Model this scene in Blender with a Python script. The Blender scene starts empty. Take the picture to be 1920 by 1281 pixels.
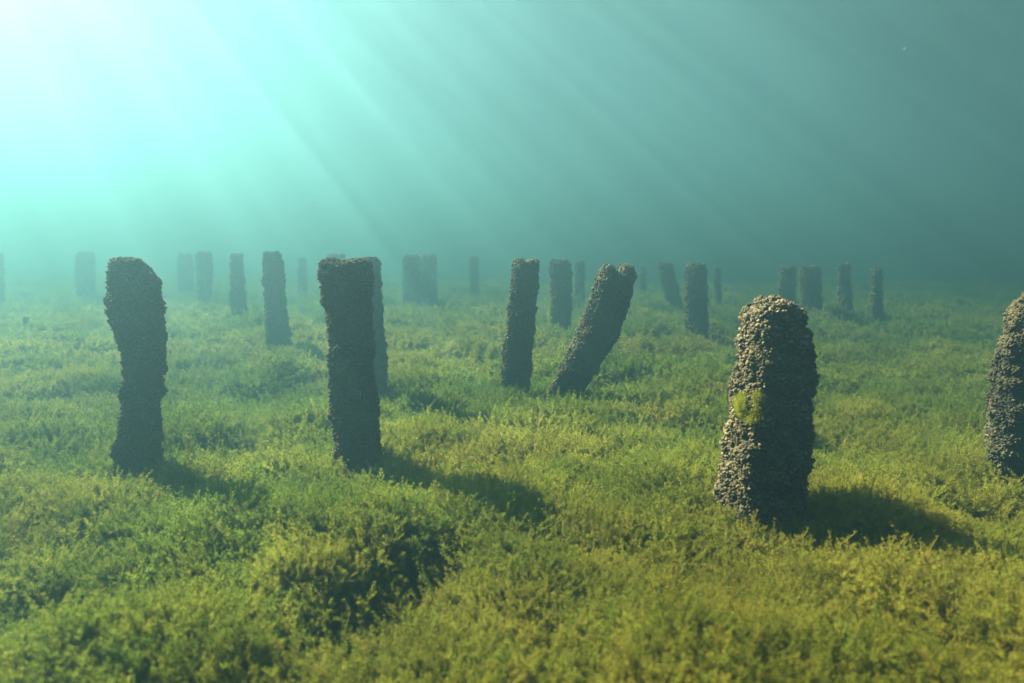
import bpy, math
import numpy as np
from mathutils import Matrix, Vector

S = bpy.context.scene
COL = S.collection
R = math.radians

# ------------------------------------------------------------------ camera
F_PX = 1251.0                       # focal length in photo pixels (1920 wide)
CAM_Z = 1.2
PITCH, ROLL = R(7.94), R(0.69)
fwd = Vector((0, math.cos(PITCH), -math.sin(PITCH)))
up0 = Vector((0, math.sin(PITCH), math.cos(PITCH)))
rt0 = Vector((1, 0, 0))
rt = rt0 * math.cos(ROLL) + up0 * math.sin(ROLL)
up = up0 * math.cos(ROLL) - rt0 * math.sin(ROLL)
cam_d = bpy.data.cameras.new('camera')
cam = bpy.data.objects.new('camera', cam_d)
COL.objects.link(cam)
cam.matrix_world = Matrix(((rt.x, up.x, -fwd.x, 0), (rt.y, up.y, -fwd.y, 0), (rt.z, up.z, -fwd.z, CAM_Z), (0, 0, 0, 1)))
cam_d.sensor_width = 36
cam_d.lens = F_PX / 1920 * 36
cam_d.clip_start = 0.05
cam_d.clip_end = 500
cam_d.dof.use_dof = True
cam_d.dof.focus_distance = 4.2
cam_d.dof.aperture_fstop = 1.35
S.camera = cam

# ------------------------------------------------------------------ light
SUN_AZ, SUN_EL = -49.5, 39.5        # degrees; azimuth clockwise from +Y
sv = Vector((math.sin(R(SUN_AZ)) * math.cos(R(SUN_EL)), math.cos(R(SUN_AZ)) * math.cos(R(SUN_EL)), math.sin(R(SUN_EL))))
sun_d = bpy.data.lights.new('sun', 'SUN')
sun_d.energy = 5.0
sun_d.angle = R(0.8)
sun_d.color = (1.0, 0.79, 0.62)
sun = bpy.data.objects.new('sun', sun_d)
COL.objects.link(sun)
sun.rotation_euler = sv.to_track_quat('Z', 'Y').to_euler()
sun.location = (-6, 5, 9)
W = bpy.data.worlds.new('World')
S.world = W
W.use_nodes = True
wn = W.node_tree.nodes
sky = wn.new('ShaderNodeTexSky')
sky.sky_type = 'NISHITA'
sky.sun_disc = False
sky.sun_elevation = R(SUN_EL)
sky.sun_rotation = R(SUN_AZ)
W.node_tree.links.new(sky.outputs[0], wn['Background'].inputs[0])
wn['Background'].inputs[1].default_value = 0.05
S.view_settings.view_transform = 'Standard'
S.view_settings.look = 'None'
S.view_settings.exposure = 3.65
S.view_settings.gamma = 1.0
S.render.engine = 'CYCLES'
cy = S.cycles
cy.use_denoising = True
cy.denoiser = 'OPENIMAGEDENOISE'
cy.use_adaptive_sampling = False
cy.max_bounces = 6
cy.diffuse_bounces = 0
cy.glossy_bounces = 2
cy.transmission_bounces = 3
cy.volume_bounces = 0
cy.transparent_max_bounces = 12
cy.caustics_reflective = False
cy.caustics_refractive = False
cy.sample_clamp_indirect = 3.0

# water: extinction / scattering per metre for R, G, B
DENS = 0.22
V_COLOR = (0.082, 0.190, 0.232)
V_ABS = (0.17, 0.38, 0.35)
V_G = 0.72
SURF_Z = 4.2

# ------------------------------------------------------------------ helpers
rng = np.random.default_rng(7)

def tag(o, label=None, cat=None, group=None, kind=None):
    if label: o['label'] = label
    if cat: o['category'] = cat
    if group: o['group'] = group
    if kind: o['kind'] = kind
    return o

def hash3(ix, iy, iz, seed):
    h = (ix.astype(np.int64) * 374761393 + iy.astype(np.int64) * 668265263 + iz.astype(np.int64) * 2147483647 + seed * 144665) & 0xffffffff
    h = ((h ^ (h >> 13)) * 1274126177) & 0xffffffff
    h = ((h ^ (h >> 16)) * 2246822519) & 0xffffffff
    return ((h ^ (h >> 15)) & 0xffff) / 65535.0

def vnoise(p, seed=0):
    """smooth value noise, p (n,3) -> -1..1"""
    i = np.floor(p).astype(np.int64)
    f = p - i
    f = f * f * f * (f * (f * 6 - 15) + 10)
    r = 0
    for a in (0, 1):
        for b in (0, 1):
            for c in (0, 1):
                w = (f[:, 0] if a else 1 - f[:, 0]) * (f[:, 1] if b else 1 - f[:, 1]) * (f[:, 2] if c else 1 - f[:, 2])
                r = r + w * hash3(i[:, 0] + a, i[:, 1] + b, i[:, 2] + c, seed)
    return r * 2 - 1

def noise2(x, y, s, seed):
    return vnoise(np.stack([x / s, y / s, np.full_like(x, seed * 3.7)], 1), seed)

def ray(px, py):
    d = rt * (px - 960) + up * (640.5 - py) + fwd * F_PX
    return d

def ground_pt(px, py, z=0.0):
    d = ray(px, py)
    t = (z - CAM_Z) / d.z
    return d.x * t, d.y * t

def plane_pt(px, py, Y):
    d = ray(px, py)
    t = Y / d.y
    return d.x * t, CAM_Z + d.z * t

def make_mesh(name, verts, tris=None, quads=None, smooth=True, attrs=None, uv=None):
    me = bpy.data.meshes.new(name)
    verts = np.asarray(verts, np.float32)
    tris = np.zeros((0, 3), np.int32) if tris is None else np.asarray(tris, np.int32)
    quads = np.zeros((0, 4), np.int32) if quads is None else np.asarray(quads, np.int32)
    me.vertices.add(len(verts))
    me.vertices.foreach_set('co', verts.ravel())
    loops = np.concatenate([tris.ravel(), quads.ravel()])
    me.loops.add(len(loops))
    me.loops.foreach_set('vertex_index', loops)
    starts = np.concatenate([np.arange(len(tris)) * 3, len(tris) * 3 + np.arange(len(quads)) * 4])
    me.polygons.add(len(starts))
    me.polygons.foreach_set('loop_start', starts.astype(np.int32))
    me.update(calc_edges=True)
    me.polygons.foreach_set('use_smooth', np.full(len(starts), smooth))
    for k, v in (attrs or {}).items():
        a = me.attributes.new(k, 'FLOAT', 'POINT')
        a.data.foreach_set('value', np.asarray(v, np.float32))
    me.validate()
    return me

def link(name, me, mat=None, parent=None):
    o = bpy.data.objects.new(name, me)
    COL.objects.link(o)
    if mat and not me.materials: me.materials.append(mat)
    if parent: o.parent = parent
    return o

class NT:
    def __init__(self, name):
        self.m = bpy.data.materials.new(name)
        self.m.use_nodes = True
        self.t = self.m.node_tree
        self.t.nodes.clear()
        self.out = self.n('ShaderNodeOutputMaterial')
    def n(self, k, **kw):
        x = self.t.nodes.new(k)
        for a, b in kw.items(): setattr(x, a, b)
        return x
    def l(self, a, b): self.t.links.new(a, b)
    def ramp(self, src, stops, interp='LINEAR'):
        r = self.n('ShaderNodeValToRGB')
        e = r.color_ramp.elements
        while len(e) < len(stops): e.new(0.5)
        for q, (p, c) in zip(e, stops):
            q.position = p
            q.color = (*c, 1) if len(c) == 3 else c
        r.color_ramp.interpolation = interp
        self.l(src, r.inputs[0])
        return r.outputs[0]
    def noise(self, vec, scale, detail=3, rough=0.55):
        x = self.n('ShaderNodeTexNoise')
        x.inputs['Scale'].default_value = scale
        x.inputs['Detail'].default_value = detail
        x.inputs['Roughness'].default_value = rough
        if vec: self.l(vec, x.inputs['Vector'])
        return x.outputs[0]
    def mix(self, f, a, b, blend='MIX'):
        x = self.n('ShaderNodeMix', data_type='RGBA', blend_type=blend)
        for s, v in ((x.inputs['Factor'], f), (x.inputs['A'], a), (x.inputs['B'], b)):
            if hasattr(v, 'is_output'): self.l(v, s)
            elif isinstance(v, tuple): s.default_value = (*v, 1)
            else: s.default_value = v
        return x.outputs['Result']

# ------------------------------------------------------------------ materials
def mat_shell():
    N = NT('mussel_crust')
    at = N.n('ShaderNodeAttribute', attribute_name='tint')
    geo = N.n('ShaderNodeNewGeometry')
    col = N.ramp(at.outputs['Fac'], [(0.0, (0.036, 0.034, 0.027)), (0.35, (0.10, 0.088, 0.058)), (0.7, (0.28, 0.21, 0.105)), (1.0, (0.52, 0.41, 0.22))])
    big = N.noise(geo.outputs['Position'], 9.0, 3)
    col = N.mix(N.ramp(big, [(0.38, (0, 0, 0)), (0.68, (1, 1, 1))]), col, (0.19, 0.15, 0.065), 'MIX')
    fine = N.noise(geo.outputs['Position'], 160.0, 2)
    col = N.mix(0.55, col, N.ramp(fine, [(0.3, (0.35, 0.35, 0.35)), (0.7, (1.3, 1.3, 1.3))]), 'MULTIPLY')
    b = N.n('ShaderNodeBsdfPrincipled')
    N.l(col, b.inputs['Base Color'])
    b.inputs['Roughness'].default_value = 0.85
    b.inputs['Specular IOR Level'].default_value = 0.2
    bp = N.n('ShaderNodeBump')
    bp.inputs['Strength'].default_value = 0.5
    bp.inputs['Distance'].default_value = 0.004
    N.l(fine, bp.inputs['Height'])
    N.l(bp.outputs[0], b.inputs['Normal'])
    N.l(b.outputs[0], N.out.inputs[0])
    return N.m

def mat_plant(name, tall=False):
    N = NT(name)
    ti = N.n('ShaderNodeAttribute', attribute_name='tint', attribute_type='INSTANCER')
    lf = N.n('ShaderNodeAttribute', attribute_name='leafv')
    col = N.ramp(ti.outputs['Fac'], [(0.0, (0.13, 0.20, 0.030)), (0.35, (0.23, 0.30, 0.040)), (0.65, (0.40, 0.40, 0.050)), (1.0, (0.54, 0.44, 0.070))])
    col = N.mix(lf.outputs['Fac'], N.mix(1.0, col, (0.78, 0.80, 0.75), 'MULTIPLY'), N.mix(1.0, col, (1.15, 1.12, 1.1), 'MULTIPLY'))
    d = N.n('ShaderNodeBsdfDiffuse')
    t = N.n('ShaderNodeBsdfTranslucent')
    N.l(col, d.inputs[0]); N.l(col, t.inputs[0])
    mx = N.n('ShaderNodeMixShader')
    mx.inputs[0].default_value = 0.5
    N.l(d.outputs[0], mx.inputs[1]); N.l(t.outputs[0], mx.inputs[2])
    N.l(mx.outputs[0], N.out.inputs[0])
    return N.m

def mat_bed():
    N = NT('lake_bed')
    geo = N.n('ShaderNodeNewGeometry')
    n1 = N.noise(geo.outputs['Position'], 0.7, 4)
    n2 = N.noise(geo.outputs['Position'], 14.0, 5, 0.7)
    col = N.ramp(n1, [(0.35, (0.045, 0.075, 0.018)), (0.65, (0.10, 0.11, 0.025))])
    col = N.mix(0.6, col, N.ramp(n2, [(0.3, (0.4, 0.4, 0.4)), (0.7, (1.4, 1.4, 1.3))]), 'MULTIPLY')
    b = N.n('ShaderNodeBsdfDiffuse')
    N.l(col, b.inputs[0])
    bp = N.n('ShaderNodeBump')
    bp.inputs['Distance'].default_value = 0.06
    N.l(n2, bp.inputs['Height'])
    N.l(bp.outputs[0], b.inputs['Normal'])
    N.l(b.outputs[0], N.out.inputs[0])
    return N.m

def mat_algae():
    N = NT('algae')
    lf = N.n('ShaderNodeAttribute', attribute_name='tint')
    col = N.ramp(lf.outputs['Fac'], [(0.0, (0.26, 0.32, 0.012)), (0.6, (0.48, 0.50, 0.02)), (1.0, (0.52, 0.46, 0.04))])
    d = N.n('ShaderNodeBsdfDiffuse'); t = N.n('ShaderNodeBsdfTranslucent')
    N.l(col, d.inputs[0]); N.l(col, t.inputs[0])
    mx = N.n('ShaderNodeMixShader'); mx.inputs[0].default_value = 0.4
    N.l(d.outputs[0], mx.inputs[1]); N.l(t.outputs[0], mx.inputs[2])
    N.l(mx.outputs[0], N.out.inputs[0])
    return N.m

def mat_flake():
    N = NT('pale_leaf')
    d = N.n('ShaderNodeBsdfDiffuse'); t = N.n('ShaderNodeBsdfTranslucent')
    d.inputs[0].default_value = t.inputs[0].default_value = (0.7, 0.72, 0.4, 1)
    mx = N.n('ShaderNodeMixShader'); mx.inputs[0].default_value = 0.5
    N.l(d.outputs[0], mx.inputs[1]); N.l(t.outputs[0], mx.inputs[2])
    N.l(mx.outputs[0], N.out.inputs[0])
    return N.m

def mat_surface():
    """flat water surface from below: noise painted into its transparency dims the sun into shafts; shallow-angle rays are mirrored back down"""
    N = NT('water_surface')
    geo = N.n('ShaderNodeNewGeometry')
    mp = N.n('ShaderNodeMapping')
    N.l(geo.outputs['Position'], mp.inputs[0])
    mp.inputs['Rotation'].default_value = (0, 0, R(25))
    mp.inputs['Location'].default_value = (15.300000, 24.900000, 0.0)
    mp.inputs['Scale'].default_value = (1.0, 0.7, 1.0)
    n1 = N.noise(mp.outputs[0], 1.9, 4, 0.65)
    c1 = N.ramp(n1, [(0.36, (0.58, 0.58, 0.58)), (0.50, (0.80, 0.80, 0.80)), (0.60, (1, 1, 1))])
    n2 = N.noise(mp.outputs[0], 7.0, 2, 0.5)
    c2 = N.ramp(n2, [(0.36, (0.6, 0.6, 0.6)), (0.58, (1, 1, 1))])
    n3 = N.noise(mp.outputs[0], 0.33, 1, 0.5)
    c3 = N.ramp(n3, [(0.36, (0.66, 0.66, 0.66)), (0.58, (1, 1, 1))])
    col = N.mix(1.0, N.mix(1.0, c1, c2, 'MULTIPLY'), c3, 'MULTIPLY')  # shafts and dapple put into the see-through colour as noise; no waves modelled
    tr = N.n('ShaderNodeBsdfTransparent')
    N.l(col, tr.inputs[0])
    gl = N.n('ShaderNodeBsdfGlossy')
    gl.inputs['Roughness'].default_value = 0.25
    gl.inputs['Color'].default_value = (0.9, 0.95, 0.95, 1)
    lw = N.n('ShaderNodeLayerWeight')
    lw.inputs['Blend'].default_value = 0.5          # Facing = 1 - |N.I|
    fac = N.ramp(lw.outputs['Facing'], [(0.42, (0, 0, 0)), (0.58, (1, 1, 1))])
    mx = N.n('ShaderNodeMixShader')
    N.l(fac, mx.inputs[0]); N.l(tr.outputs[0], mx.inputs[1]); N.l(gl.outputs[0], mx.inputs[2])
    N.l(mx.outputs[0], N.out.inputs[0])
    return N.m

M_SHELL, M_PLANT, M_BED, M_ALGAE, M_SURF = mat_shell(), mat_plant('waterweed'), mat_bed(), mat_algae(), mat_surface()

# ------------------------------------------------------------------ ground
DIPS = []       # x, y, rx, ry, depth
for px, py, rx, ry, dz in ((690, 1115, 0.20, 0.12, -0.22), (790, 1050, 0.12, 0.10, -0.16), (600, 1170, 0.16, 0.10, -0.14), (560, 1060, 0.22, 0.13, 0.10), (1075, 1215, 0.14, 0.10, -0.13), (800, 1050, 0.16, 0.14, -0.10),
                           (60, 1110, 0.34, 0.14, -0.16), (560, 985, 0.42, 0.22, 0.10), (930, 940, 0.45, 0.35, 0.06), (250, 1180, 0.3, 0.2, 0.05),
                           (370, 800, 0.22, 0.16, 0.10), (545, 800, 0.22, 0.16, 0.10), (1250, 1130, 0.4, 0.25, 0.05), (380, 830, 0.3, 0.1, -0.08)):
    gx, gy = ground_pt(px, py)
    DIPS.append((gx, gy, rx, ry, dz))

def H(x, y):
    """height of the top of the weed carpet"""
    h = 0.19 * (np.abs(noise2(x, y, 0.58, 1)) - 0.35) + 0.04 * noise2(x, y, 0.27, 6) + 0.08 * noise2(x, y, 1.1, 2) + 0.05 * noise2(x, y, 3.1, 3)
    far = np.clip((np.hypot(x, y) - 9) / 20, 0, 1)
    h = h + 0.10 * far * noise2(x, y, 6.0, 4)
    wob, wob2 = noise2(x, y, 0.22, 8), noise2(x, y, 0.12, 9)
    for gx, gy, rx, ry, dz in DIPS:
        q2 = ((x - gx) / rx) ** 2 + ((y - gy) / ry) ** 2
        h = h + dz * np.exp(-np.maximum(q2 * (1 + 0.5 * wob) + 0.35 * wob2, 0))
    return h
H_raw = H
FEET = [ground_pt(*p) for p in ((255, 873), (672, 866), (1424, 972), (1945, 903), (965, 737), (1058, 741), (703, 737), (526, 661), (1305, 637), (1050, 630))]
LIFT = [float(H_raw(np.array([a]), np.array([b]))[0]) for a, b in FEET]

def H(x, y):
    """the carpet settles to an even level round the foot of each post"""
    h = H_raw(x, y)
    for (a, b), l in zip(FEET, LIFT):
        h = h - l * np.exp(-((x - a) ** 2 + (y - b) ** 2) / 0.30 ** 2)
    return h
SOIL = -0.11

g = np.sign(np.linspace(-1, 1, 341)) * np.abs(np.linspace(-1, 1, 341)) ** 2.2
gx, gy = np.meshgrid(g * 60, 4 + g * 60, indexing='ij')
gz = H(gx.ravel(), gy.ravel()) + SOIL
n = len(g)
idx = np.arange(n * n).reshape(n, n)
q = np.stack([idx[:-1, :-1], idx[1:, :-1], idx[1:, 1:], idx[:-1, 1:]], -1).reshape(-1, 4)
bed = link('lake_bed', make_mesh('lake_bed', np.stack([gx.ravel(), gy.ravel(), gz], 1), quads=q), M_BED)
tag(bed, kind='structure')

# ------------------------------------------------------------------ posts
ICO_V = ICO_F = None
def ico(sub):
    import bmesh
    bm = bmesh.new()
    bmesh.ops.create_icosphere(bm, subdivisions=sub, radius=1.0)
    v = np.array([x.co[:] for x in bm.verts]); f = np.array([[w.index for w in p.verts] for p in bm.faces])
    bm.free()
    return v, f
ICO = {1: ico(1), 2: ico(2)}

def rot_from(nrm, spin):
    n = nrm / np.linalg.norm(nrm, axis=1, keepdims=True)
    a = np.where(np.abs(n[:, 2:3]) < 0.9, np.array([[0, 0, 1.0]]), np.array([[1.0, 0, 0]]))
    u = np.cross(a, n); u /= np.linalg.norm(u, axis=1, keepdims=True)
    v = np.cross(n, u)
    c, s = np.cos(spin)[:, None], np.sin(spin)[:, None]
    return u * c + v * s, v * c - u * s, n

def shells(P, Nn, L, sub, r, pale=0.0):
    """ovoid mussel shells of length L seated on points P with normals Nn"""
    V, Fc = ICO[sub]
    k = len(P)
    nrm = Nn + r.normal(0, 0.6, (k, 3))
    X, Y, Z = rot_from(nrm, r.uniform(0, 6.283, k))
    taper = 1 - 0.35 * V[:, 2]
    ln = L * np.clip(r.lognormal(-0.12, 0.32, k), 0.45, 1.8) * 0.5
    wd = ln * r.uniform(0.6, 0.85, k); th = ln * r.uniform(0.5, 0.75, k)
    lv = (V[None, :, 0:1] * taper[None, :, None] * wd[:, None, None] * X[:, None, :] + V[None, :, 1:2] * taper[None, :, None] * th[:, None, None] * Y[:, None, :]
          + V[None, :, 2:3] * ln[:, None, None] * Z[:, None, :]) + P[:, None, :]
    F_ = Fc[None] + (np.arange(k) * len(V))[:, None, None]
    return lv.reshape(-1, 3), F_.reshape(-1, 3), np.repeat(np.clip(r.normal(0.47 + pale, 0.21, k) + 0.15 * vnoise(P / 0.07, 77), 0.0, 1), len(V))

def strands(P, Nn, length, width, r, droop=0.4):
    """thin curved filaments, three quads each"""
    k = len(P)
    d = Nn + r.normal(0, 0.5, (k, 3)); d /= np.linalg.norm(d, axis=1, keepdims=True)
    side = np.cross(d, r.normal(0, 1, (k, 3))); side /= np.linalg.norm(side, axis=1, keepdims=True)
    ln = length * r.uniform(0.5, 1.2, k)[:, None]
    vs = []
    for t in (0, 0.35, 0.7, 1.0):
        c = P + d * ln * t + np.array([[0, 0, -1.0]]) * ln * droop * t * t
        w = width * (1 - 0.8 * t)
        vs += [c - side * w, c + side * w]
    V = np.stack(vs, 1).reshape(-1, 3)
    b = (np.arange(k) * 8)[:, None]
    Q = np.concatenate([b + np.array([[0, 1, 3, 2]]), b + np.array([[2, 3, 5, 4]]), b + np.array([[4, 5, 7, 6]])])
    return V, Q, np.repeat(r.uniform(0, 1, k), 8)

def build_post(rows, label, seed, notch=None, yflat=1.0, base_hit=None, fade_detail=1.0, dome=0.25, lean_y=0.0, square=None, lump=0.013, pale=-0.17, slim=0.0):
    """rows: outline (y, x_left, x_right) in photo pixels from the top to the foot; turned into a round post of real size at its own distance"""
    r = np.random.default_rng(seed)
    rows = np.array(rows, float)
    yb = rows[-1, 0] if base_hit is None else base_hit
    xc = 0.5 * (rows[-1, 1] + rows[-1, 2])
    _, Y = ground_pt(xc, yb)
    Y += 0.4 * (rows[-1, 2] - rows[-1, 1]) / F_PX * Y
    d = math.hypot(Y, 0.4)
    prof = []
    for y, xl, xr in rows:
        a, z1 = plane_pt(xl, y, Y); b, z2 = plane_pt(xr, y, Y)
        prof.append((0.5 * (z1 + z2), 0.5 * (a + b), 0.5 * (b - a)))
    prof = np.array(prof)[::-1]                      # from foot to top
    L = 0.0165 if d < 4.3 else max(0.019, 0.0036 * d)
    inset = 0.35 * L + 0.016 + slim
    z0, z1 = prof[0, 0], prof[-1, 0] - 0.6 * inset
    zmin = min(z0, 0) - 0.22
    rmean = prof[:, 2].mean()
    step = max(0.009, 0.0028 * d) if d < 4.3 else max(0.016, 0.004 * d)
    nz = int((z1 - zmin) / step)
    na = int(2 * math.pi * rmean / step)
    zs = np.linspace(zmin, z1, nz)
    cx = np.interp(zs, prof[:, 0], prof[:, 1]); rad = np.interp(zs, prof[:, 0], prof[:, 2]) - inset
    k = max(3, int(0.06 / step))                     # soften the corners of the traced profile
    ker = np.hanning(2 * k + 1); ker /= ker.sum()
    cx = np.convolve(np.pad(cx, k, 'edge'), ker, 'valid'); rad = np.convolve(np.pad(rad, k, 'edge'), ker, 'valid')
    rad = np.maximum(rad, 0.02)
    th = np.linspace(0, 2 * math.pi, na, endpoint=False)
    lob = 1 + 0.05 * np.cos(2 * th + r.uniform(0, 6)) + 0.035 * np.cos(3 * th + r.uniform(0, 6))
    if square is not None:                           # squared timber under the crust
        a0, pw = square
        lob = 1 / (np.abs(np.cos(th - R(a0))) ** pw + np.abs(np.sin(th - R(a0))) ** pw) ** (1 / pw)
        lob = lob / np.abs(lob * np.cos(th)).max()
    # rings up the side, then rings closing the top
    rings_r = list(rad); rings_c = list(cx); rings_z = list(zs)
    nt = max(5, int(rad[-1] / step))
    for i in range(1, nt):
        f = i / nt
        rings_r.append(rad[-1] * math.cos(f * math.pi / 2) ** 0.75)
        rings_c.append(cx[-1]); rings_z.append(z1 + dome * 0.10 * math.sin(f * math.pi / 2))
    rr, cc, zz = np.array(rings_r), np.array(rings_c), np.array(rings_z)
    cy_ = Y + lean_y * (zz - z0)
    Vx = cc[:, None] + rr[:, None] * lob * np.cos(th); Vy = cy_[:, None] + yflat * rr[:, None] * lob * np.sin(th)
    Vz = np.repeat(zz[:, None], na, 1)
    Cc = np.stack([cc, cy_, zz], 1)
    V = np.stack([Vx, Vy, Vz], -1).reshape(-1, 3)
    out = V - np.repeat(Cc, na, 0); out[:, 2] = 0
    topf = np.clip((V[:, 2] - z1) / 0.05, 0, 1)[:, None]
    out = out / (np.linalg.norm(out, axis=1, keepdims=True) + 1e-6) * (1 - topf) + np.array([[0, 0, 1.0]]) * topf
    so = np.array([[seed * 1.37, seed * 0.71, 0]])
    disp = 0.010 * vnoise((V + so) / 0.11, 11) + lump * (np.abs(vnoise((V + so) / 0.065, 12)) * 2 - 0.6) + 0.011 * vnoise((V + so) / 0.024, 13)
    if notch:
        for u0, w, dep in notch:
            u = (V[:, 0] - np.repeat(cc, na)) / max(rad[-1], 0.03)
            tp = np.clip((V[:, 2] - (z1 - 0.40)) / 0.40, 0, 1.3)
            gq = np.exp(-((u - u0) / w) ** 2)
            V[:, 2] -= dep * gq * tp ** 2
            disp = disp - 0.5 * dep * gq * np.clip(tp, 0, 1) * (out[:, 1] < 0.3)
    V = V + out * disp[:, None]
    m = len(zz)
    ii = np.arange(m * na).reshape(m, na)
    Q = np.stack([ii[:-1], np.roll(ii[:-1], -1, 1), np.roll(ii[1:], -1, 1), ii[1:]], -1).reshape(-1, 4)
    apex = len(V)
    V = np.vstack([V, V[-na:].mean(0)[None]])
    T = np.stack([ii[-1], np.roll(ii[-1], -1), np.full(na, apex)], -1)
    tint = np.clip(0.18 + 0.1 * vnoise(V / 0.03, 5), 0, 1)
    # shells seated all over it
    c4 = V[Q]
    fn = np.cross(c4[:, 2] - c4[:, 0], c4[:, 3] - c4[:, 1]); ar = np.linalg.norm(fn, axis=1)
    fn = fn / (ar[:, None] + 1e-9)
    fc = c4.mean(1)
    ok = fc[:, 2] > -0.12
    p = ar * ok; p = p / p.sum()
    cnt = int(0.5 * ar[ok].sum() / (0.36 * L * L) * fade_detail)
    pick = r.choice(len(Q), cnt, p=p)
    w4 = r.dirichlet(np.ones(4), cnt)
    P = (c4[pick] * w4[:, :, None]).sum(1) + fn[pick] * (r.uniform(-0.05, 0.35, cnt) * L)[:, None]
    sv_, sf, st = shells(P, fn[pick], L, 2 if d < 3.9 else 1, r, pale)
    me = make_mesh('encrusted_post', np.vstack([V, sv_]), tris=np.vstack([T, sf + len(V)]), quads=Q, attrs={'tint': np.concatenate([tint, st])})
    # put the object's origin on the lake bed at its foot
    base = Vector((float(cx[0]), float(Y), 0.0))
    me.transform(Matrix.Translation(-base))
    o = link('encrusted_post', me, M_SHELL)
    o.location = base
    tag(o, label, 'post', 'shell-crusted posts on the lake bed')
    return o, dict(V=V, Q=Q, fc=fc, fn=fn, ar=ar, base=base, d=d)

def algae_on(o, info, pxs, count, length, width, seed, label, bulge=0.0):
    """fuzzy algae growing on the patch of the post seen inside the given photo ellipse(s)"""
    r = np.random.default_rng(seed)
    fc, fn, ar = info['fc'], info['fn'], info['ar']
    rel = fc - np.array([[0, 0, CAM_Z]])
    dep = rel @ np.array(fwd)
    px = 960 + F_PX * (rel @ np.array(rt)) / dep; py = 640.5 - F_PX * (rel @ np.array(up)) / dep
    front = (fn * rel).sum(1) < 0
    w = np.zeros(len(fc))
    for ex, ey, rx, ry in pxs:
        w = np.maximum(w, np.clip(1.25 - np.hypot((px - ex) / rx, (py - ey) / ry), 0, 1))
    w = w * front * ar
    if w.sum() <= 0: return
    pick = r.choice(len(fc), count, p=w / w.sum())
    P = fc[pick] + r.normal(0, 0.006, (count, 3)) + fn[pick] * (0.012 + r.uniform(0, 1, count) * bulge)[:, None]
    V, Q, t = strands(P, fn[pick], length, width, r)
    me = make_mesh('algae_tuft', V - np.array([info['base'][:]]), quads=Q, attrs={'tint': t})
    a = link('algae_tuft', me, M_ALGAE, o)
    a['label'] = label

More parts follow.
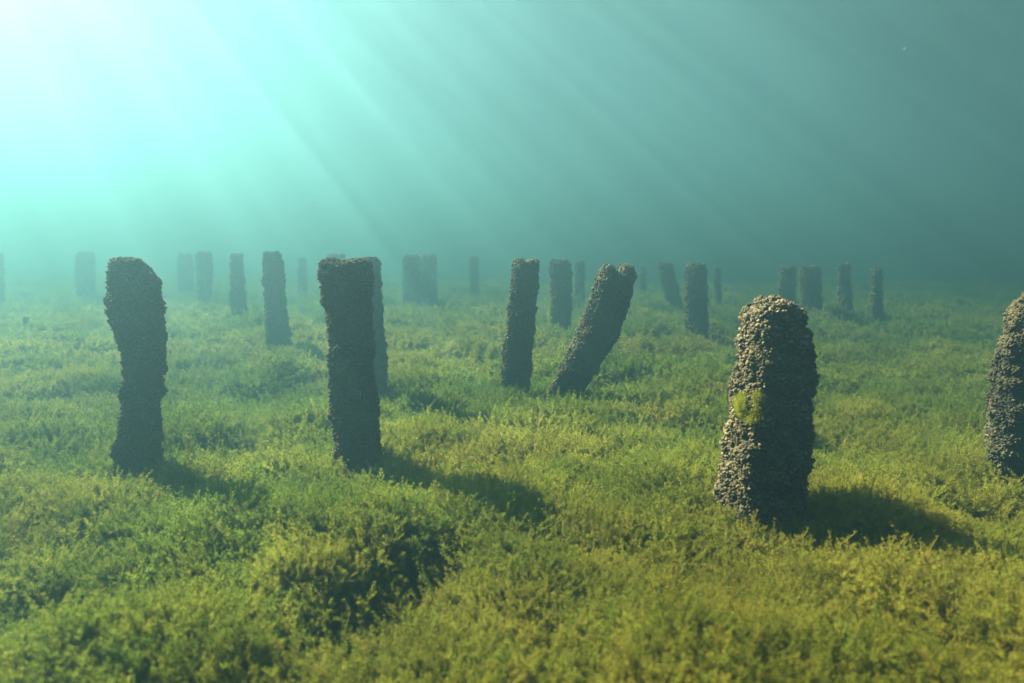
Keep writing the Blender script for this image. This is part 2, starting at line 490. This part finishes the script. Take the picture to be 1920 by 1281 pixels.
POSTS = [
 ('A', [(489, 206, 262), (505, 203, 284), (530, 202, 297), (570, 202, 301), (610, 212, 307), (640, 224, 311), (665, 230, 308), (700, 231, 305), (760, 227, 304), (800, 222, 301), (850, 214, 300), (878, 208, 302)],
  'tall dark post at left, thick at the top and narrowing below its bulge', dict()),
 ('B', [(478, 334, 360), (510, 333, 363), (555, 335, 362)], 'very faint blurred post just left of its equally tall twin', dict()),
 ('C', [(474, 368, 397), (500, 366, 400), (540, 370, 398), (575, 373, 396)], 'faint post close to its left twin, clearer of the pair', dict()),
 ('D', [(478, 430, 457), (510, 430, 459), (560, 431, 463), (605, 433, 468)], 'slim hazy post widening to its foot, left of the post with algae', dict()),
 ('E', [(474, 494, 529), (490, 491, 531), (530, 493, 535), (570, 495, 537), (610, 497, 541), (640, 499, 546), (661, 503, 549)], 'hazy post with rounded top and bright algae low on its left side', dict()),
 ('F', [(484, 558, 575), (520, 558, 576), (560, 559, 577)], 'thin ghostly post between the algae-sided post and the broad notched one', dict()),
 ('G', [(478, 612, 648), (520, 612, 650), (597, 614, 652)], 'faint post mostly hidden, its flat top showing above the broad notched post', dict()),
 ('H', [(491, 600, 698), (510, 599, 702), (540, 601, 702), (580, 607, 702), (640, 613, 704), (700, 616, 707), (760, 618, 712), (810, 621, 719), (845, 626, 722), (868, 634, 722)],
  'broad dark post with a notched flat top, its shells clearly visible', dict(notch=[(-0.1, 0.35, 0.012)])),
 ('I', [(486, 672, 712), (500, 670, 716), (560, 672, 719), (620, 674, 723), (680, 676, 727), (737, 680, 730)], 'hazy post directly behind the broad notched post, showing along its right side', dict()),
 ('J', [(480, 754, 789), (520, 753, 790), (581, 755, 791)], 'faint post on the left of a close far pair, darker of the two', dict()),
 ('K', [(480, 787, 820), (520, 785, 820), (572, 786, 821)], 'fainter post touching the right side of its darker twin', dict()),
 ('L', [(489, 962, 1013), (503, 957, 1015), (530, 955, 1010), (580, 951, 1006), (640, 942, 1000), (690, 938, 996), (737, 940, 992)],
  'straight post leaning slightly right, standing left of the strongly tilted forked post', dict(notch=[(0.05, 0.3, 0.02)])),
 ('M', [(490, 1032, 1070), (505, 1029, 1073), (550, 1031, 1073), (590, 1030, 1072), (630, 1030, 1070)], 'upright hazy post with green algae at its foot, seen between two leaning posts', dict()),
 ('N', [(492, 1077, 1097), (530, 1076, 1098), (576, 1077, 1098)], 'very faint post beside the algae-footed one, behind the forked tilted post', dict()),
 ('O', [(499, 1130, 1190), (512, 1119, 1196), (530, 1112, 1192), (570, 1096, 1183), (610, 1080, 1170), (640, 1068, 1157), (690, 1044, 1124), (715, 1032, 1107), (741, 1024, 1092)],
  'strongly tilted post with a forked two-lobed top', dict(notch=[(-0.12, 0.2, 0.12)])),
 ('P', [(494, 1233, 1263), (520, 1236, 1268), (550, 1245, 1277), (583, 1252, 1284)], 'faint post leaning left, beside a clearer upright post', dict()),
 ('Q', [(496, 1287, 1322), (510, 1283, 1327), (560, 1283, 1327), (600, 1284, 1328), (637, 1284, 1328)], 'upright hazy round-topped post, nearest of those between the forked and the sunlit post', dict()),
 ('R', [(503, 1337, 1352), (530, 1336, 1353), (575, 1338, 1356)], 'ghostly thin post just right of the upright round-topped hazy one', dict()),
 ('S', [(503, 1199, 1212), (530, 1198, 1213), (562, 1198, 1213)], 'barely visible thin post right of the forked post head', dict()),
 ('T', [(501, 1462, 1492), (530, 1460, 1493), (596, 1461, 1490)], 'hazy post partly hidden behind the sunlit post, left of a wider flat-topped one', dict()),
 ('U', [(500, 1499, 1537), (515, 1497, 1540), (560, 1500, 1541), (601, 1503, 1543)], 'wide hazy flat-topped post just behind the right shoulder of the sunlit post', dict()),
 ('V', [(496, 1569, 1594), (540, 1570, 1596), (597, 1571, 1603)], 'faint dim post between the wide flat-topped one and the slim rightmost hazy one', dict()),
 ('W', [(503, 1637, 1652), (515, 1633, 1656), (560, 1631, 1656), (605, 1630, 1657)], 'slim hazy post with narrowed top, standing alone in the right distance', dict()),
 ('X', [(600, 1387, 1508), (625, 1383, 1522), (650, 1381, 1526), (690, 1377, 1523), (740, 1369, 1520), (790, 1363, 1517), (860, 1352, 1513), (885, 1347, 1508), (925, 1343, 1504), (975, 1344, 1502)],
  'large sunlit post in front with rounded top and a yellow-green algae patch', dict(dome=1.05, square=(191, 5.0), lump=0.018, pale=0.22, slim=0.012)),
 ('Y', [(556, 1925, 1990), (572, 1903, 2012), (610, 1884, 2022), (660, 1874, 2026), (720, 1862, 2024), (800, 1853, 2020), (850, 1852, 2014), (903, 1868, 2010)],
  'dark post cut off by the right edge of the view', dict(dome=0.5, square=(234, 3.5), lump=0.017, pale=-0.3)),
 ('Z', [(596, 43, 57), (615, 42, 58), (640, 43, 59)], 'short stump sticking up at the far left, taller of two', dict()),
 ('ZZ', [(619, 21, 34), (638, 20, 36)], 'very low stump at the far left beside a taller stump', dict()),
 ('AA', [(474, 144, 175), (510, 143, 178), (562, 146, 178)], 'ghostly post left of the tall bulging post, almost lost in the haze', dict()),
 ('AB', [(476, -24, 5), (520, -25, 6), (575, -24, 5)], 'ghostly post half cut off by the left edge of the view', dict()),
 ('AC', [(482, 879, 899), (520, 879, 899), (556, 879, 900)], 'barely visible post alone in the middle distance, left of the slightly leaning straight post', dict()),
]
BASES = {}
for i, (key, rows, label, kw) in enumerate(POSTS):
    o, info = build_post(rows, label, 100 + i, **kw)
    BASES[key] = info
    if key == 'X':
        algae_on(o, info, [(1394, 760, 10, 22), (1423, 752, 8, 20), (1416, 784, 10, 9)], 5000, 0.011, 0.0010, 5, 'soft yellow-green algae patch on the sunlit side', bulge=0.008)
    if key == 'E':
        algae_on(o, info, [(502, 640, 6, 26), (499, 600, 4, 20)], 900, 0.035, 0.003, 6, 'bright algae low on the left side')
    if key == 'M':
        algae_on(o, info, [(1033, 615, 6, 24), (1034, 580, 4, 20)], 900, 0.05, 0.003, 8, 'green algae at the foot')

# ------------------------------------------------------------------ waterweed carpet
def sprig(r, h, whorls, br, blen, bw, lean):
    """a whorled stem: curved stalk with rings of short upturned branchlets"""
    V, Q, A = [], [], []
    az = r.uniform(0, 6.283)
    dirx, diry = math.cos(az) * lean, math.sin(az) * lean
    def P(t): return np.array([dirx * h * t * t, diry * h * t * t, h * t])
    n0 = 0
    pts = [P(t) for t in np.linspace(0, 1, 5)]
    w = 0.0012
    for p in pts:
        V += [p + np.array([-w, 0, 0]), p + np.array([w, 0, 0])]
        A += [0.2, 0.2]
    for i in range(4):
        b = i * 2
        Q.append((b, b + 1, b + 3, b + 2))
    for k in range(whorls):
        t = 0.15 + 0.85 * (k + 0.5) / whorls
        c = P(t)
        ph = r.uniform(0, 6.283)
        L = blen * (0.55 + 0.6 * math.sin(math.pi * min(1, 0.25 + t * 0.75))) * r.uniform(0.8, 1.2)
        lv = r.uniform(0, 1)
        for j in range(br):
            a = ph + 6.283 * j / br + r.normal(0, 0.25)
            el = r.normal(0.15 + 0.55 * t, 0.45)
            d = np.array([math.cos(a) * math.cos(el), math.sin(a) * math.cos(el), math.sin(el)])
            tw = r.uniform(0, 3.14)
            s = np.cross(d, [math.sin(a) * math.cos(tw), -math.cos(a) * math.cos(tw), math.sin(tw)])
            s = s / (np.linalg.norm(s) + 1e-6) * bw * r.uniform(0.7, 1.3)
            l = L * r.uniform(0.6, 1.25)
            m = c + d * l * 0.55
            e = c + d * l + np.array([0, 0, 0.25 * l])
            b = len(V)
            V += [c - s * 0.4, c + s * 0.4, m - s, m + s, e - s * 0.5, e + s * 0.5]
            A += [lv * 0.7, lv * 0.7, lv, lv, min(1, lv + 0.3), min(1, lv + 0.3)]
            Q += [(b, b + 1, b + 3, b + 2), (b + 2, b + 3, b + 5, b + 4)]
    return np.array(V), np.array(Q), np.array(A)

def clump(name, seed, n, radius, h, whorls, br, blen, bw):
    r = np.random.default_rng(seed)
    Vs, Qs, As, off = [], [], [], 0
    for i in range(n):
        v, q, a = sprig(r, h * r.uniform(0.6, 1.15), whorls, br, blen, bw, r.uniform(0, 1.0))
        rr, aa = radius * math.sqrt(r.uniform()), r.uniform(0, 6.283)
        v = v + np.array([rr * math.cos(aa), rr * math.sin(aa), 0])
        Vs.append(v); Qs.append(q + off); As.append(a); off += len(v)
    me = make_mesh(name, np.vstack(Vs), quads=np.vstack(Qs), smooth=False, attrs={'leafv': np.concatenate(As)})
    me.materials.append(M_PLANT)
    o = bpy.data.objects.new(name, me)
    return o

CL = bpy.data.collections.new('waterweed_forms')
forms = []
for i in range(5): forms.append(clump('weed_a%d' % i, 20 + i, 12, 0.085, 0.120, 11, 9, 0.0145, 0.0008))
for i in range(3): forms.append(clump('weed_b%d' % i, 40 + i, 10, 0.12, 0.13, 10, 7, 0.023, 0.0017))       # seen from afar
for i in range(2): forms.append(clump('weed_c%d' % i, 60 + i, 2, 0.03, 0.19, 14, 8, 0.016, 0.0012))      # tall single shoots
for o in forms: CL.objects.link(o)
order = sorted(o.name for o in forms)           # Collection Info hands the forms over in name order

def scatter(y0, y1, dens, pick, smin, smax, margin, r):
    xm = lambda y: 0.84 * y + margin
    A = 2 * xm(y1) * (y1 - y0)
    k = int(A * dens)
    x = r.uniform(-xm(y1), xm(y1), k); y = r.uniform(y0, y1, k)
    m = np.abs(x) < xm(y)
    x, y = x[m], y[m]
    return x, y, r.choice(pick, len(x)), r.uniform(smin, smax, len(x))

r = np.random.default_rng(3)
parts = [scatter(0.3, 3.2, 640, [0, 1, 2, 3, 4], 0.75, 1.15, 1.2, r), scatter(3.2, 6.0, 330, [0, 1, 2, 3, 4], 0.85, 1.3, 1.2, r),
         scatter(6.0, 10.0, 150, [5, 6, 7], 0.85, 1.3, 1.5, r), scatter(10, 24, 42, [5, 6, 7], 1.2, 1.9, 1.5, r),
         scatter(0.3, 6.0, 9, [8, 9], 0.7, 1.15, 1.0, r)]
X = np.concatenate([p[0] for p in parts]); Y = np.concatenate([p[1] for p in parts])
VI = np.concatenate([p[2] for p in parts]); SC = np.concatenate([p[3] for p in parts])
hh = H(X, Y)
Z = hh + SOIL - 0.01
mound = np.clip(noise2(X, Y, 0.33, 21) * 0.5 + 0.5, 0, 1)
SC = SC * (0.75 + 0.5 * mound)
tint = 0.63 + 0.30 * noise2(X, Y, 1.3, 31) + 0.22 * noise2(X, Y, 0.35, 32) + r.normal(0, 0.12, len(X)) + 0.12 * np.clip((3.2 - Y) / 1.5, -0.6, 1)
me = bpy.data.meshes.new('waterweed')
me.vertices.add(len(X))
me.vertices.foreach_set('co', np.stack([X, Y, Z], 1).astype(np.float32).ravel())
for nm, tp, val, fld in (('variant', 'INT', VI, 'value'), ('scl', 'FLOAT', SC, 'value'), ('tint', 'FLOAT', np.clip(tint, 0, 1), 'value')):
    a = me.attributes.new(nm, tp, 'POINT')
    a.data.foreach_set(fld, val.astype(np.int32 if tp == 'INT' else np.float32))
a = me.attributes.new('rot', 'FLOAT_VECTOR', 'POINT')
rot = np.stack([r.normal(0, 0.3, len(X)), r.normal(0, 0.3, len(X)), r.uniform(0, 6.283, len(X))], 1)
a.data.foreach_set('vector', rot.astype(np.float32).ravel())
me.update()
weed = link('waterweed', me)
tag(weed, 'carpet of bushy yellow-green waterweed covering the lake bed', 'waterweed', kind='stuff')
ng = bpy.data.node_groups.new('waterweed_spread', 'GeometryNodeTree')
ng.interface.new_socket('Geometry', in_out='INPUT', socket_type='NodeSocketGeometry')
ng.interface.new_socket('Geometry', in_out='OUTPUT', socket_type='NodeSocketGeometry')
gi, go = ng.nodes.new('NodeGroupInput'), ng.nodes.new('NodeGroupOutput')
iop = ng.nodes.new('GeometryNodeInstanceOnPoints')
ci = ng.nodes.new('GeometryNodeCollectionInfo')
ci.inputs['Collection'].default_value = CL
ci.inputs['Separate Children'].default_value = True
ci.inputs['Reset Children'].default_value = True
def named(nm, tp):
    x = ng.nodes.new('GeometryNodeInputNamedAttribute'); x.data_type = tp
    x.inputs['Name'].default_value = nm
    return x.outputs['Attribute']
lk = ng.links.new
lk(gi.outputs[0], iop.inputs['Points']); lk(ci.outputs[0], iop.inputs['Instance'])
iop.inputs['Pick Instance'].default_value = True
lk(named('variant', 'INT'), iop.inputs['Instance Index'])
e2r = ng.nodes.new('FunctionNodeEulerToRotation')
lk(named('rot', 'FLOAT_VECTOR'), e2r.inputs[0]); lk(e2r.outputs[0], iop.inputs['Rotation'])
lk(named('scl', 'FLOAT'), iop.inputs['Scale'])
lk(iop.outputs[0], go.inputs[0])
md = weed.modifiers.new('spread', 'NODES')
md.node_group = ng

# ------------------------------------------------------------------ bits drifting in the water
def flake(px, py, dist, size, label, seed):
    d = ray(px, py).normalized() * dist
    r = np.random.default_rng(seed)
    V, Q = [], []
    for i in range(7):                              # a curled scrap of leaf with two skins
        t = i / 6 - 0.5
        w = 0.24 * math.cos(t * 2.7)
        for sgn, dz in ((-1, 0), (1, 0), (1, 0.05), (-1, 0.05)):
            V.append((t, sgn * w * 0.7, 0.12 * t + 0.4 * dz + 0.03 * r.normal()))
    for i in range(6):
        b = i * 4
        Q += [(b + k, b + (k + 1) % 4, b + 4 + (k + 1) % 4, b + 4 + k) for k in range(4)]
    Q += [(3, 2, 1, 0), (24, 25, 26, 27)]
    o = link('drifting_leaf', make_mesh('drifting_leaf', np.array(V) * size, quads=Q, attrs={'tint': np.full(len(V), 0.9)}), mat_flake())
    o.location = (d.x, d.y, CAM_Z + d.z)
    o.rotation_euler = tuple(r.uniform(-0.5, 0.5, 3))
    tag(o, label, 'leaf scrap')
flake(587, 378, 2.6, 0.012, 'tiny pale leaf scrap drifting in the bright water above the left posts', 1)
flake(1695, 92, 2.4, 0.010, 'tiny yellowish leaf scrap drifting high in the dim water at right', 2)

# ------------------------------------------------------------------ water surface and the water itself
s = 62
surf = link('water_surface', make_mesh('water_surface', [(-s, -s + 4, SURF_Z), (s, -s + 4, SURF_Z), (s, s + 4, SURF_Z), (-s, s + 4, SURF_Z)], quads=[(0, 1, 2, 3)]), M_SURF)
tag(surf, kind='structure')
N = NT('haze')
pv = N.n('ShaderNodeVolumePrincipled')
pv.inputs['Color'].default_value = (*V_COLOR, 1)
pv.inputs['Absorption Color'].default_value = (*V_ABS, 1)
pv.inputs['Density'].default_value = DENS
pv.inputs['Anisotropy'].default_value = V_G
N.l(pv.outputs[0], N.out.inputs['Volume'])
x0, x1, y0, y1, za, zb = -64, 64, -60, 68, -1.5, SURF_Z + 0.1
bv = [(x0, y0, za), (x1, y0, za), (x1, y1, za), (x0, y1, za), (x0, y0, zb), (x1, y0, zb), (x1, y1, zb), (x0, y1, zb)]
bq = [(0, 3, 2, 1), (4, 5, 6, 7), (0, 1, 5, 4), (1, 2, 6, 5), (2, 3, 7, 6), (3, 0, 4, 7)]
hz = link('haze', make_mesh('haze', bv, quads=bq, smooth=False), N.m)
tag(hz, 'cloudy blue-green lake water filling the view', 'water', kind='stuff')
